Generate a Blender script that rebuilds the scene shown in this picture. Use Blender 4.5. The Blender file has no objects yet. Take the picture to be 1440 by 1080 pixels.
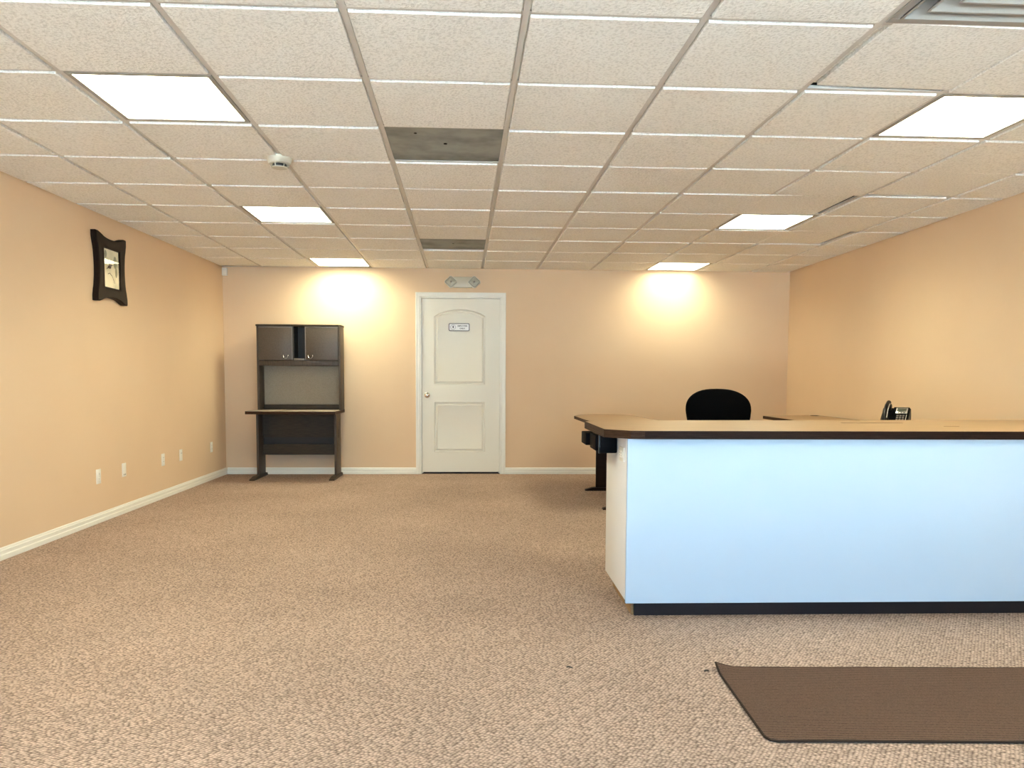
import bpy, bmesh, math, random
from mathutils import Vector, Matrix
random.seed(7)
S = bpy.context.scene
C = S.collection

# ------------------------------------------------------------------ camera
F, YAW, PITCH, ROLL, SX, SY, CH = 1089.06, .0347, .0677, .0042, -7.458, 64.465, 1.1616
cd = bpy.data.cameras.new('camera')
cd.sensor_fit = 'HORIZONTAL'; cd.sensor_width = 36; cd.lens = 36 * F / 1440
cd.shift_x = -SX / 1440; cd.shift_y = SY / 1440
cd.clip_start = .05; cd.clip_end = 200
cam = bpy.data.objects.new('camera', cd); C.objects.link(cam); S.camera = cam
cy, sy = math.cos(YAW), math.sin(YAW)
fw = Vector((sy, cy, 0)); rt = Vector((cy, -sy, 0)); up = Vector((0, 0, 1))
f2 = fw * math.cos(PITCH) - up * math.sin(PITCH); u2 = up * math.cos(PITCH) + fw * math.sin(PITCH)
r3 = rt * math.cos(ROLL) + u2 * math.sin(ROLL); u3 = u2 * math.cos(ROLL) - rt * math.sin(ROLL)
m = Matrix((r3, u3, -f2)).transposed().to_4x4(); m.translation = (0, 0, CH)
cam.matrix_world = m

# ------------------------------------------------------------------ light levels
LAMP = (1.0, .985, .72); LAMP_E = 30.0          # colour and strength of the ceiling light diffusers
SKY = (.32, .63, 1.0); SKY_E = 8.0            # overcast daylight outside the shop front
EXPOSURE = 0.0
S.view_settings.view_transform = 'Standard'; S.view_settings.look = 'None'
S.view_settings.gamma = 1; S.view_settings.use_curve_mapping = False
S.view_settings.exposure = EXPOSURE
w = bpy.data.worlds.new('world'); S.world = w; w.use_nodes = True
bgn = w.node_tree.nodes['Background']; bgn.inputs[0].default_value = (*SKY, 1); bgn.inputs[1].default_value = SKY_E
sn = bpy.data.lights.new('sun', 'SUN'); sn.energy = 205; sn.angle = .02; sn.color = (.82, .97, 1)
so_ = bpy.data.objects.new('sun', sn); C.objects.link(so_); so_.location = (0, 20, 20); so_.rotation_euler = (math.radians(-38), 0, math.radians(8))   # added; comes over the roof, falls on the pavement only, bounce brightens the ceiling
S.cycles.max_bounces = 10; S.cycles.diffuse_bounces = 7; S.cycles.transparent_max_bounces = 12
S.cycles.sample_clamp_indirect = 60

# ------------------------------------------------------------------ room measures
XL, XR, YB, YF, H = -3.0145, 3.7178, 9.2763, -1.7, 2.4413
GX, GY, GA, T = -.4797, 2.796, .0211, .64      # ceiling grid: origin, angle, module

# ------------------------------------------------------------------ materials
def mat(name, col, rough=.5, metal=0, spec=.5, var=None, bump=None, stretch=(1, 1, 1), world=False, emit=None, coat=0):
    M = bpy.data.materials.new(name); M.use_nodes = True
    nt = M.node_tree; N = nt.nodes; L = nt.links; b = N['Principled BSDF']
    b.inputs['Base Color'].default_value = (*col, 1); b.inputs['Roughness'].default_value = rough
    b.inputs['Metallic'].default_value = metal; b.inputs['Specular IOR Level'].default_value = spec
    b.inputs['Coat Weight'].default_value = coat
    if emit:
        b.inputs['Emission Color'].default_value = (*emit[0], 1); b.inputs['Emission Strength'].default_value = emit[1]
    src = None
    if var or bump:
        if world: src = N.new('ShaderNodeNewGeometry').outputs['Position']
        else: src = N.new('ShaderNodeTexCoord').outputs['Object']
        mp = N.new('ShaderNodeMapping'); mp.inputs['Scale'].default_value = stretch
        L.new(src, mp.inputs['Vector']); src = mp.outputs[0]
    if var:       # (scale, other colour, contrast low, contrast high)
        t = N.new('ShaderNodeTexNoise'); t.inputs['Scale'].default_value = var[0]; t.inputs['Detail'].default_value = 5
        L.new(src, t.inputs['Vector'])
        r = N.new('ShaderNodeMapRange'); r.inputs[1].default_value = var[2]; r.inputs[2].default_value = var[3]
        L.new(t.outputs['Fac'], r.inputs[0])
        x = N.new('ShaderNodeMix'); x.data_type = 'RGBA'
        x.inputs[6].default_value = (*col, 1); x.inputs[7].default_value = (*var[1], 1)
        L.new(r.outputs[0], x.inputs[0]); L.new(x.outputs[2], b.inputs['Base Color'])
    if bump:      # (scale, strength, distance)
        t = N.new('ShaderNodeTexNoise'); t.inputs['Scale'].default_value = bump[0]; t.inputs['Detail'].default_value = 3
        L.new(src, t.inputs['Vector'])
        u = N.new('ShaderNodeBump'); u.inputs['Strength'].default_value = bump[1]; u.inputs['Distance'].default_value = bump[2]
        L.new(t.outputs['Fac'], u.inputs['Height']); L.new(u.outputs[0], b.inputs['Normal'])
    return M

def carpet_mat():
    M = bpy.data.materials.new('loop_carpet'); M.use_nodes = True
    nt = M.node_tree; N = nt.nodes; L = nt.links; b = N['Principled BSDF']
    b.inputs['Roughness'].default_value = .95; b.inputs['Specular IOR Level'].default_value = .1
    g = N.new('ShaderNodeNewGeometry')
    mp = N.new('ShaderNodeMapping'); mp.inputs['Rotation'].default_value = (0, 0, .5); mp.inputs['Scale'].default_value = (78, 98, 1)
    L.new(g.outputs['Position'], mp.inputs[0])
    v = N.new('ShaderNodeTexVoronoi'); v.voronoi_dimensions = '2D'; v.inputs['Scale'].default_value = 1; v.inputs['Randomness'].default_value = .55
    L.new(mp.outputs[0], v.inputs['Vector'])
    r = N.new('ShaderNodeValToRGB'); e = r.color_ramp.elements
    e[0].position = .12; e[0].color = (.56, .413, .325, 1); e[1].position = .72; e[1].color = (.19, .132, .103, 1)
    L.new(v.outputs['Distance'], r.inputs[0])
    # wear and soil in wide soft patches
    n = N.new('ShaderNodeTexNoise'); n.inputs['Scale'].default_value = 1.1; n.inputs['Detail'].default_value = 4
    L.new(g.outputs['Position'], n.inputs['Vector'])
    q = N.new('ShaderNodeMapRange'); q.inputs[1].default_value = .35; q.inputs[2].default_value = .7; q.inputs[3].default_value = .9; q.inputs[4].default_value = 1.06
    L.new(n.outputs['Fac'], q.inputs[0])
    # tuft to tuft variation
    hs = N.new('ShaderNodeHueSaturation'); L.new(r.outputs[0], hs.inputs['Color'])
    cs = N.new('ShaderNodeSeparateColor'); L.new(v.outputs['Color'], cs.inputs[0])
    q2 = N.new('ShaderNodeMapRange'); q2.inputs[3].default_value = .75; q2.inputs[4].default_value = 1.25
    L.new(cs.outputs[0], q2.inputs[0])
    mu = N.new('ShaderNodeMath'); mu.operation = 'MULTIPLY'; L.new(q.outputs[0], mu.inputs[0]); L.new(q2.outputs[0], mu.inputs[1])
    L.new(mu.outputs[0], hs.inputs['Value']); L.new(hs.outputs[0], b.inputs['Base Color'])
    u = N.new('ShaderNodeBump'); u.invert = True; u.inputs['Strength'].default_value = .7; u.inputs['Distance'].default_value = .004
    L.new(v.outputs['Distance'], u.inputs['Height']); L.new(u.outputs[0], b.inputs['Normal'])
    return M

def mat_mat():
    M = bpy.data.materials.new('ribbed_mat'); M.use_nodes = True
    nt = M.node_tree; N = nt.nodes; L = nt.links; b = N['Principled BSDF']
    b.inputs['Roughness'].default_value = .95; b.inputs['Specular IOR Level'].default_value = .1
    tc = N.new('ShaderNodeTexCoord')
    wv = N.new('ShaderNodeTexWave'); wv.bands_direction = 'Y'; wv.inputs['Scale'].default_value = 26; wv.inputs['Distortion'].default_value = 1.2
    wv.inputs['Detail'].default_value = 3; wv.inputs['Detail Scale'].default_value = 12
    L.new(tc.outputs['Object'], wv.inputs['Vector'])
    n = N.new('ShaderNodeTexNoise'); n.inputs['Scale'].default_value = 160; n.inputs['Detail'].default_value = 4
    L.new(tc.outputs['Object'], n.inputs['Vector'])
    ad = N.new('ShaderNodeMath'); ad.operation = 'ADD'; L.new(wv.outputs['Fac'], ad.inputs[0])
    m2 = N.new('ShaderNodeMath'); m2.operation = 'MULTIPLY'; m2.inputs[1].default_value = .9; L.new(n.outputs['Fac'], m2.inputs[0]); L.new(m2.outputs[0], ad.inputs[1])
    r = N.new('ShaderNodeValToRGB'); e = r.color_ramp.elements
    e[0].position = .35; e[0].color = (.032, .019, .013, 1); e[1].position = 1.0; e[1].color = (.155, .094, .064, 1)
    L.new(ad.outputs[0], r.inputs[0]); L.new(r.outputs[0], b.inputs['Base Color'])
    u = N.new('ShaderNodeBump'); u.inputs['Strength'].default_value = .5; u.inputs['Distance'].default_value = .003
    L.new(ad.outputs[0], u.inputs['Height']); L.new(u.outputs[0], b.inputs['Normal'])
    return M

M_wall = mat('beige_wall_paint', (.775, .575, .375), .75, spec=.2, var=(1.3, (.755, .555, .36), .4, .7), bump=(55, .10, .003), world=True)
M_tile = mat('stippled_ceiling_tile', (.86, .845, .80), .9, spec=.1, var=(85, (.70, .685, .64), .47, .66), bump=(85, .8, .006), world=True)
M_tee = mat('painted_steel_tee', (.60, .57, .525), .45, spec=.4)
M_plenum = mat('dark_plenum', (.02, .02, .02), .9)
M_white = mat('white_gloss_paint', (.84, .82, .73), .35, spec=.4, bump=(30, .05, .001))
M_door = mat('ivory_door_paint', (.80, .775, .67), .45, spec=.4, bump=(40, .05, .001))
M_plate = mat('ivory_plastic', (.90, .87, .77), .35)
M_slot = mat('dark_slot', (.03, .025, .02), .6)
M_carpet = carpet_mat()
M_mat = mat_mat()
M_matedge = mat('mat_edge_binding', (.040, .026, .018), .9, spec=.1, bump=(200, .3, .002))
M_lam = mat('daylight_tinted_laminate', (.51, .625, .73), .6, spec=.15)  # white counter front; the blue cast of daylight is put into its colour
M_lamside = mat('white_laminate_end', (.80, .80, .80), .45, spec=.3)
M_wood = mat('tan_wood_laminate', (.40, .26, .135), .35, spec=.45, var=(14, (.31, .19, .09), .4, .65), stretch=(.35, 5, 5))
M_edge = mat('dark_brown_edge', (.026, .012, .007), .5, spec=.1, var=(30, (.018, .009, .006), .4, .65), stretch=(.4, 9, 9))
M_edgel = mat('lighter_brown_edge', (.052, .024, .012), .5, spec=.1, var=(30, (.032, .015, .008), .4, .65), stretch=(1, 1, 9))  # lighter brown than the counter's front edge
M_kick = mat('black_vinyl_kick', (.012, .009, .010), .4, spec=.3)
M_rawwood = mat('raw_plywood', (.33, .19, .075), .6, var=(20, (.22, .12, .05), .4, .7), stretch=(1, 1, 5))
M_walnut = mat('grey_walnut_laminate', (.085, .062, .043), .5, spec=.35, var=(26, (.055, .039, .026), .4, .65), stretch=(6, 6, .4))
M_walnutd = mat('dark_walnut_panel', (.062, .046, .029), .5, spec=.2, var=(26, (.040, .030, .019), .4, .65), stretch=(.4, 6, 6))
M_hdoor = mat('taupe_laminate', (.105, .080, .058), .4, spec=.4, var=(60, (.09, .068, .048), .4, .65))
M_trimgrey = mat('grey_edge_trim', (.20, .17, .15), .35, spec=.5)
M_desktop = mat('grey_beige_laminate', (.50, .43, .335), .4, spec=.4, var=(90, (.43, .36, .28), .4, .65))
M_back = mat('taupe_back_panel', (.34, .29, .22), .8, spec=.2, var=(120, (.29, .245, .18), .4, .65))
M_black = mat('black_plastic', (.006, .006, .007), .35, spec=.35)
M_blackm = mat('black_matte_plastic', (.004, .004, .005), .6, spec=.04)
M_fabric = mat('black_fabric', (.003, .003, .0035), .95, spec=.02, bump=(300, .4, .002))
M_chrome = mat('chrome', (.75, .73, .70), .18, metal=1)
M_silver = mat('silver_plastic', (.62, .60, .57), .3, metal=.6)
M_screen = mat('grey_green_screen', (.10, .11, .08), .2, spec=.6)
M_frame = mat('dark_walnut_frame', (.016, .008, .005), .45, spec=.1, var=(20, (.009, .005, .003), .4, .65), stretch=(1, 6, 1))
M_print = mat('pale_print', (.80, .77, .58), .7, var=(9, (.52, .54, .38), .45, .72))
M_ink = mat('brown_ink', (.06, .04, .03), .7)
M_inkg = mat('grey_green_ink', (.28, .30, .20), .7)
M_return = mat('stained_steel_panel', (.31, .32, .295), .7, spec=.2, var=(5, (.17, .18, .165), .42, .7), bump=(220, .3, .002), world=True)
M_vent = mat('vent_white_enamel', (.34, .325, .295), .5, spec=.3)
M_detector = mat('cream_plastic', (.56, .53, .43), .45, spec=.3)
M_housing = mat('aged_cream_plastic', (.62, .57, .45), .45)
M_lens = mat('clear_lamp_lens', (.40, .39, .31), .12, spec=.7, coat=.6)
M_head = mat('pale_lamp_head', (.70, .67, .56), .3, spec=.5)
M_lamp = mat('lit_diffuser', (.9, .9, .9), .5, emit=(LAMP, LAMP_E))
def lens(M, e):
    nt = M.node_tree; g = nt.nodes.new('ShaderNodeNewGeometry'); d = nt.nodes.new('ShaderNodeVectorMath'); d.operation = 'DOT_PRODUCT'
    nt.links.new(g.outputs['Normal'], d.inputs[0]); nt.links.new(g.outputs['Incoming'], d.inputs[1])
    r = nt.nodes.new('ShaderNodeMapRange'); r.interpolation_type = 'SMOOTHSTEP'      # prismatic lens: throws less light at flat angles
    for i, v in ((1, .05), (2, .70), (3, e * .33), (4, e)): r.inputs[i].default_value = v
    nt.links.new(d.outputs['Value'], r.inputs[0]); nt.links.new(r.outputs[0], nt.nodes['Principled BSDF'].inputs['Emission Strength'])
lens(M_lamp, LAMP_E)
M_lamp_dim = mat('lit_diffuser_dimmed', (.9, .9, .9), .5, emit=(LAMP, LAMP_E)); lens(M_lamp_dim, LAMP_E * .58)  # same diffuser with its emission lowered, to weaken the wall hot spot
M_signw = mat('white_sign_face', (.86, .86, .85), .4)
M_signk = mat('sign_print_black', (.03, .03, .045), .5)
M_alu = mat('anodised_aluminium', (.35, .34, .32), .4, metal=.7)
M_pave = mat('concrete_paving', (.42, .42, .42), .9, var=(2, (.36, .36, .36), .4, .7))
def glass_mat(name, tint=1.0, refl=.06):
    M = bpy.data.materials.new(name); M.use_nodes = True; nt = M.node_tree; N = nt.nodes
    N.remove(N['Principled BSDF']); o = N['Material Output']
    t = N.new('ShaderNodeBsdfTransparent'); t.inputs[0].default_value = (tint, tint, tint, 1)
    g = N.new('ShaderNodeBsdfGlossy'); g.inputs['Roughness'].default_value = .02
    x = N.new('ShaderNodeMixShader'); f = N.new('ShaderNodeFresnel'); f.inputs[0].default_value = 1.45
    bk = N.new('ShaderNodeNewGeometry'); q = N.new('ShaderNodeMath'); q.operation = 'SUBTRACT'; q.use_clamp = True      # reflect at the outer faces only
    nt.links.new(f.outputs[0], q.inputs[0]); nt.links.new(bk.outputs['Backfacing'], q.inputs[1]); nt.links.new(q.outputs[0], x.inputs[0]); nt.links.new(t.outputs[0], x.inputs[1]); nt.links.new(g.outputs[0], x.inputs[2])
    nt.links.new(x.outputs[0], o.inputs[0]); return M
M_glass = glass_mat('clear_glass')

# ------------------------------------------------------------------ helpers
ORG = {}
def bx(bm, x0, x1, y0, y1, z0, z1, bev=0, seg=2):
    r = bmesh.ops.create_cube(bm, size=1)
    bmesh.ops.scale(bm, vec=(x1 - x0, y1 - y0, z1 - z0), verts=r['verts'])
    bmesh.ops.translate(bm, vec=((x0 + x1) / 2, (y0 + y1) / 2, (z0 + z1) / 2), verts=r['verts'])
    if bev:
        es = list({e for v in r['verts'] for e in v.link_edges})
        bmesh.ops.bevel(bm, geom=es, offset=bev, segments=seg, affect='EDGES', profile=.5)
def cyl(bm, p0, p1, r0, r1=None, n=20, cap=True):
    p0, p1 = Vector(p0), Vector(p1); r1 = r0 if r1 is None else r1
    d = p1 - p0; q = Vector((0, 0, 1)).rotation_difference(d.normalized()).to_matrix().to_4x4()
    q.translation = (p0 + p1) / 2
    bmesh.ops.create_cone(bm, cap_ends=cap, segments=n, radius1=r0, radius2=r1, depth=d.length, matrix=q)
def ball(bm, c, rx, ry=None, rz=None, u=20, v=12):
    ry = rx if ry is None else ry; rz = rx if rz is None else rz
    mm = Matrix.Translation(c) @ Matrix.Diagonal((rx, ry, rz, 1))
    bmesh.ops.create_uvsphere(bm, u_segments=u, v_segments=v, radius=1, matrix=mm)
def lathe(bm, prof, c=(0, 0, 0), axis='Z', n=32):
    rings = []
    for r, h in prof:
        ring = []
        for i in range(n):
            a = 2 * math.pi * i / n
            if axis == 'Z': p = (r * math.cos(a), r * math.sin(a), h)
            elif axis == 'Y': p = (r * math.cos(a), h, r * math.sin(a))
            else: p = (h, r * math.cos(a), r * math.sin(a))
            ring.append(bm.verts.new(Vector(p) + Vector(c)))
        rings.append(ring)
    for a, b in zip(rings, rings[1:]):
        for i in range(n): bm.faces.new((a[i], a[(i + 1) % n], b[(i + 1) % n], b[i]))
    bm.faces.new(rings[0]); bm.faces.new(rings[-1])
def prism(bm, pts, z0, z1, bev=0):
    a = [bm.verts.new((x, y, z0)) for x, y in pts]; b = [bm.verts.new((x, y, z1)) for x, y in pts]
    n = len(pts); fs = [bm.faces.new(list(reversed(a))), bm.faces.new(b)]
    for i in range(n): fs.append(bm.faces.new((a[i], a[(i + 1) % n], b[(i + 1) % n], b[i])))
    if bev:
        es = [e for e in bm.edges if all(f in fs for f in e.link_faces) and (fs[1] in e.link_faces or fs[0] in e.link_faces)]
        bmesh.ops.bevel(bm, geom=es, offset=bev, segments=2, affect='EDGES')
def tube(bm, pts, r, n=8):
    pts = [Vector(p) for p in pts]; rings = []
    for i, p in enumerate(pts):
        d = (pts[min(i + 1, len(pts) - 1)] - pts[max(i - 1, 0)]).normalized()
        a = d.orthogonal().normalized(); b = d.cross(a)
        if rings:
            a = (pa - d * pa.dot(d)).normalized(); b = d.cross(a)
        pa = a
        rings.append([bm.verts.new(p + (a * math.cos(2 * math.pi * k / n) + b * math.sin(2 * math.pi * k / n)) * r) for k in range(n)])
    for s, t in zip(rings, rings[1:]):
        for k in range(n): bm.faces.new((s[k], s[(k + 1) % n], t[(k + 1) % n], t[k]))
    bm.faces.new(list(reversed(rings[0]))); bm.faces.new(rings[-1])
def rotx(bm, verts, ang, c): bmesh.ops.rotate(bm, verts=verts, cent=c, matrix=Matrix.Rotation(ang, 3, 'X'))
def to_mesh(name, bm, smooth=True, ang=35):
    bmesh.ops.recalc_face_normals(bm, faces=bm.faces)
    me = bpy.data.meshes.new(name)
    if smooth:
        for f in bm.faces: f.smooth = True
        for e in bm.edges:
            if len(e.link_faces) != 2 or e.calc_face_angle(0) > math.radians(ang): e.smooth = False
    bm.to_mesh(me); bm.free(); return me
def obj(name, bm, material, parent=None, world=True, smooth=True):
    """link ONE mesh object; world=True: the coordinates are world ones, moved into the parent's frame"""
    if world and parent is not None:
        o = ORG.get(parent.name, Vector((0, 0, 0)))
        bmesh.ops.translate(bm, vec=-o, verts=bm.verts)
    ob = bpy.data.objects.new(name, to_mesh(name, bm, smooth)); C.objects.link(ob)
    ob.data.materials.append(material)
    if parent is not None:
        ob.parent = parent
        ORG[ob.name] = ORG.get(parent.name, Vector((0, 0, 0)))
    return ob
def tag(o, label=None, cat=None, group=None, kind=None):
    if label: o['label'] = label
    if cat: o['category'] = cat
    if group: o['group'] = group
    if kind: o['kind'] = kind
    return o
def thing(name, loc, label, cat, group=None, rot=(0, 0, 0)):
    e = bpy.data.objects.new(name, None); C.objects.link(e); e.empty_display_size = .1
    e.location = loc; e.rotation_euler = rot; ORG[e.name] = Vector(loc)
    return tag(e, label, cat, group)
def NB(): return bmesh.new()
def box(name, x0, x1, y0, y1, z0, z1, material, parent=None, bev=0, world=True):
    bm = NB(); bx(bm, x0, x1, y0, y1, z0, z1, bev); return obj(name, bm, material, parent, world)
def flat_fill(outer, holes, depth):
    """mesh of a flat plate (x, z outline) with holes, extruded; x, z plane"""
    cu = bpy.data.curves.new('outline', 'CURVE'); cu.dimensions = '2D'; cu.fill_mode = 'BOTH'; cu.extrude = depth / 2
    for lp in [outer] + holes:
        sp = cu.splines.new('POLY'); sp.points.add(len(lp) - 1); sp.use_cyclic_u = True
        for p, q in zip(sp.points, lp): p.co = (q[0], q[1], 0, 1)
    ob = bpy.data.objects.new('outline', cu); C.objects.link(ob)
    dg = bpy.context.evaluated_depsgraph_get()
    me = bpy.data.meshes.new_from_object(ob.evaluated_get(dg))
    bm = NB(); bm.from_mesh(me); bpy.data.objects.remove(ob); bpy.data.curves.remove(cu); bpy.data.meshes.remove(me)
    return bm
def text_bm(body, size, align='CENTER', extrude=.0006):
    cu = bpy.data.curves.new('lettering', 'FONT'); cu.body = body; cu.size = size; cu.align_x = align; cu.align_y = 'CENTER'; cu.extrude = extrude; cu.offset = size * .02
    ob = bpy.data.objects.new('lettering', cu); C.objects.link(ob)
    dg = bpy.context.evaluated_depsgraph_get()
    me = bpy.data.meshes.new_from_object(ob.evaluated_get(dg))
    bm = NB(); bm.from_mesh(me); bpy.data.objects.remove(ob); bpy.data.curves.remove(cu); bpy.data.meshes.remove(me)
    return bm

# ================================================================== ROOM SHELL
tag(box('floor', XL - .15, XR + .15, YF - .15, YB + .15, -.1, 0, M_carpet), 'beige brown loop pile carpet over the whole floor', kind='structure')
WT = H + .35
tag(box('wall_left', XL - .12, XL, YF, YB, 0, WT, M_wall), 'beige painted left wall', kind='structure')
tag(box('wall_right', XR, XR + .12, YF, YB, 0, WT, M_wall), 'beige painted right wall', kind='structure')
DX0, DX1, DZ1 = -.695, .238, 2.095      # door slab opening
bm = NB()
bx(bm, XL - .12, DX0 - .02, YB, YB + .12, 0, WT); bx(bm, DX1 + .02, XR + .12, YB, YB + .12, 0, WT); bx(bm, DX0 - .02, DX1 + .02, YB, YB + .12, DZ1 + .02, WT)
tag(obj('wall_back', bm, M_wall), 'beige painted back wall with the door', kind='structure')
WX = [(-2.75, -.75), (-.65, 1.35), (1.45, 3.45)]; WZ0, WZ1 = .12, 2.30
bm = NB()
bx(bm, XL - .12, XR + .12, YF - .12, YF, 0, WZ0); bx(bm, XL - .12, XR + .12, YF - .12, YF, WZ1, WT)
ed = [XL - .12] + [x for p in WX for x in p] + [XR + .12]
for i in range(0, len(ed), 2): bx(bm, ed[i], ed[i + 1], YF - .12, YF, WZ0, WZ1)
tag(obj('wall_front', bm, M_wall), 'shop front wall behind the viewer', kind='structure')
for i, (a, b) in enumerate(WX):
    bm = NB()
    bx(bm, a, b, YF - .10, YF - .04, WZ0, WZ0 + .06); bx(bm, a, b, YF - .10, YF - .04, WZ1 - .06, WZ1)
    bx(bm, a, a + .05, YF - .10, YF - .04, WZ0 + .06, WZ1 - .06); bx(bm, b - .05, b, YF - .10, YF - .04, WZ0 + .06, WZ1 - .06)
    fr = tag(obj('window_%d' % (i + 1), bm, M_alu), 'shop front window', kind='structure')
    box('pane', a + .05, b - .05, YF - .073, YF - .067, WZ0 + .06, WZ1 - .06, M_glass, fr)
    pl = bpy.data.lights.new('portal', 'AREA'); pl.shape = 'RECTANGLE'; pl.size = b - a; pl.size_y = WZ1 - WZ0
    pl.cycles.is_portal = True
    po = bpy.data.objects.new('window_portal', pl); C.objects.link(po)
    po.location = ((a + b) / 2, YF - .14, (WZ0 + WZ1) / 2); po.rotation_euler = (math.radians(90), 0, 0)
tag(box('pavement', -14, 14, -16, YF - .16, -.2, -.06, M_pave), 'concrete pavement outside the shop front', kind='structure')

# baseboards: two-step profile, one mesh each
def base_profile(L0, L1, place):
    bm = NB(); prof = [(0, 0), (.016, 0), (.016, .030), (.012, .036), (.012, .058), (.008, .064), (.006, .074), (0, .078)]
    A = [bm.verts.new(place(L0, d, z)) for d, z in prof]; B = [bm.verts.new(place(L1, d, z)) for d, z in prof]
    for i in range(len(prof)):
        j = (i + 1) % len(prof); bm.faces.new((A[i], A[j], B[j], B[i]))
    bm.faces.new(A); bm.faces.new(B); return bm
tag(obj('baseboard_left', base_profile(YF, YB, lambda l, d, z: (XL + d, l, z)), M_white, smooth=False), 'white stepped baseboard along the left wall', kind='structure')
tag(obj('baseboard_right', base_profile(YF, YB, lambda l, d, z: (XR - d, l, z)), M_white, smooth=False), 'white stepped baseboard along the right wall', kind='structure')
bm = base_profile(XL + .016, DX0 - .066, lambda l, d, z: (l, YB - d, z))
b2 = base_profile(DX1 + .064, XR - .016, lambda l, d, z: (l, YB - d, z)); me = bpy.data.meshes.new('t'); b2.to_mesh(me); bm.from_mesh(me); b2.free()
tag(obj('baseboard_back', bm, M_white, smooth=False), 'white stepped baseboard along the back wall', kind='structure')

# ================================================================== CEILING
ceil = tag(box('ceiling', XL - .12, XR + .12, YF - .12, YB + .12, H + .30, H + .40, M_plenum), 'suspended grid ceiling of square stippled tiles', kind='structure')
ca, sa = math.cos(GA), math.sin(GA)
def g2w(u, v): return (GX + u * ca - v * sa, GY + u * sa + v * ca)
def clip(poly, x0, x1, y0, y1):
    for ax, lim, sg in ((0, x0, 1), (0, x1, -1), (1, y0, 1), (1, y1, -1)):
        out = []
        for i in range(len(poly)):
            a, b = poly[i - 1], poly[i]; ia, ib = sg * (a[ax] - lim) >= 0, sg * (b[ax] - lim) >= 0
            if ia != ib:
                t = (lim - a[ax]) / (b[ax] - a[ax]); out.append((a[0] + t * (b[0] - a[0]), a[1] + t * (b[1] - a[1])))
            if ib: out.append(b)
        poly = out
        if not poly: return []
    return poly
def area(p): return abs(sum(p[i - 1][0] * p[i][1] - p[i][0] * p[i - 1][1] for i in range(len(p)))) / 2
def inset(p, d):
    n = len(p); s = sum(p[i - 1][0] * p[i][1] - p[i][0] * p[i - 1][1] for i in range(n)); p = p if s > 0 else p[::-1]
    out = []
    for i in range(n):
        a, b, c = Vector(p[i - 1]), Vector(p[i]), Vector(p[(i + 1) % n])
        d1 = (b - a).normalized(); d2 = (c - b).normalized(); n1 = Vector((-d1.y, d1.x)); n2 = Vector((-d2.y, d2.x))
        k = 1 + n1.dot(n2); out.append(tuple(b + (n1 + n2) * d / max(k, .2)))
    return out
DROP = .0095
def tile_bm(poly):
    bm = NB(); rings = []
    prof = [(.003, H + .019), (.003, H + .0075), (.0175, H + .0075), (.0175, H - DROP + .002), (.0195, H - DROP)]
    for d, z in prof: rings.append([bm.verts.new((x, y, z)) for x, y in inset(poly, d)])
    for a, b in zip(rings, rings[1:]):
        for i in range(len(a)): bm.faces.new((a[i], a[(i + 1) % len(a)], b[(i + 1) % len(a)], b[i]))
    bm.faces.new(rings[0]); bm.faces.new(rings[-1]); return bm
LIGHTS = [(c, r) for r in (1, 5, 9) for c in (-2, 4)] + [(-2, -3), (4, -3)]
RETURN = [(0, 2), (0, 7)]; VENT = [(3, -1)]
special = set(LIGHTS + RETURN + VENT)
sq = [(0, 0), (T, 0), (T, T), (0, T)]
tile_me = to_mesh('ceiling_tile', tile_bm(sq), smooth=False); tile_me.materials.append(M_tile)
R0, R1 = -7, 10
tilt = {(3, 0): (.008, .012), (4, 4): (-.004, -.012), (5, 6): (-.004, -.013), (5, 3): (.008, .004)}
for r in range(R0, R1):
    for c in range(-5, 8):
        if (c, r) in special: continue
        cell = [(c * T, r * T), ((c + 1) * T, r * T), ((c + 1) * T, (r + 1) * T), (c * T, (r + 1) * T)]
        wp = [g2w(*q) for q in cell]; cp = clip(wp, XL + .003, XR - .003, YF + .003, YB - .003)
        if len(cp) < 3 or area(cp) < .004: continue
        cp2 = [q for i, q in enumerate(cp) if (Vector(q) - Vector(cp[i - 1])).length > .012]
        if len(cp2) < 3: continue
        if area(cp) > .999 * T * T:
            o = bpy.data.objects.new('ceiling_tile', tile_me); C.objects.link(o); o.parent = ceil
            o.location = (*g2w(c * T, r * T), random.uniform(-.0015, .001)); o.rotation_euler = (0, 0, GA)
            if (c, r) in tilt:      # tiles that sit crooked in their opening
                tx, ty = tilt[(c, r)]; o.rotation_euler = (tx, ty, GA); o.location.z = .001 - min(0, T * tx, -T * ty, T * tx - T * ty)
        else:
            if min((Vector(cp2[i]) - Vector(cp2[i - 1])).length for i in range(len(cp2))) < .06 and area(cp2) < .03: continue
            obj('ceiling_tile', tile_bm(cp2), M_tile, ceil, smooth=False)
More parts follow.
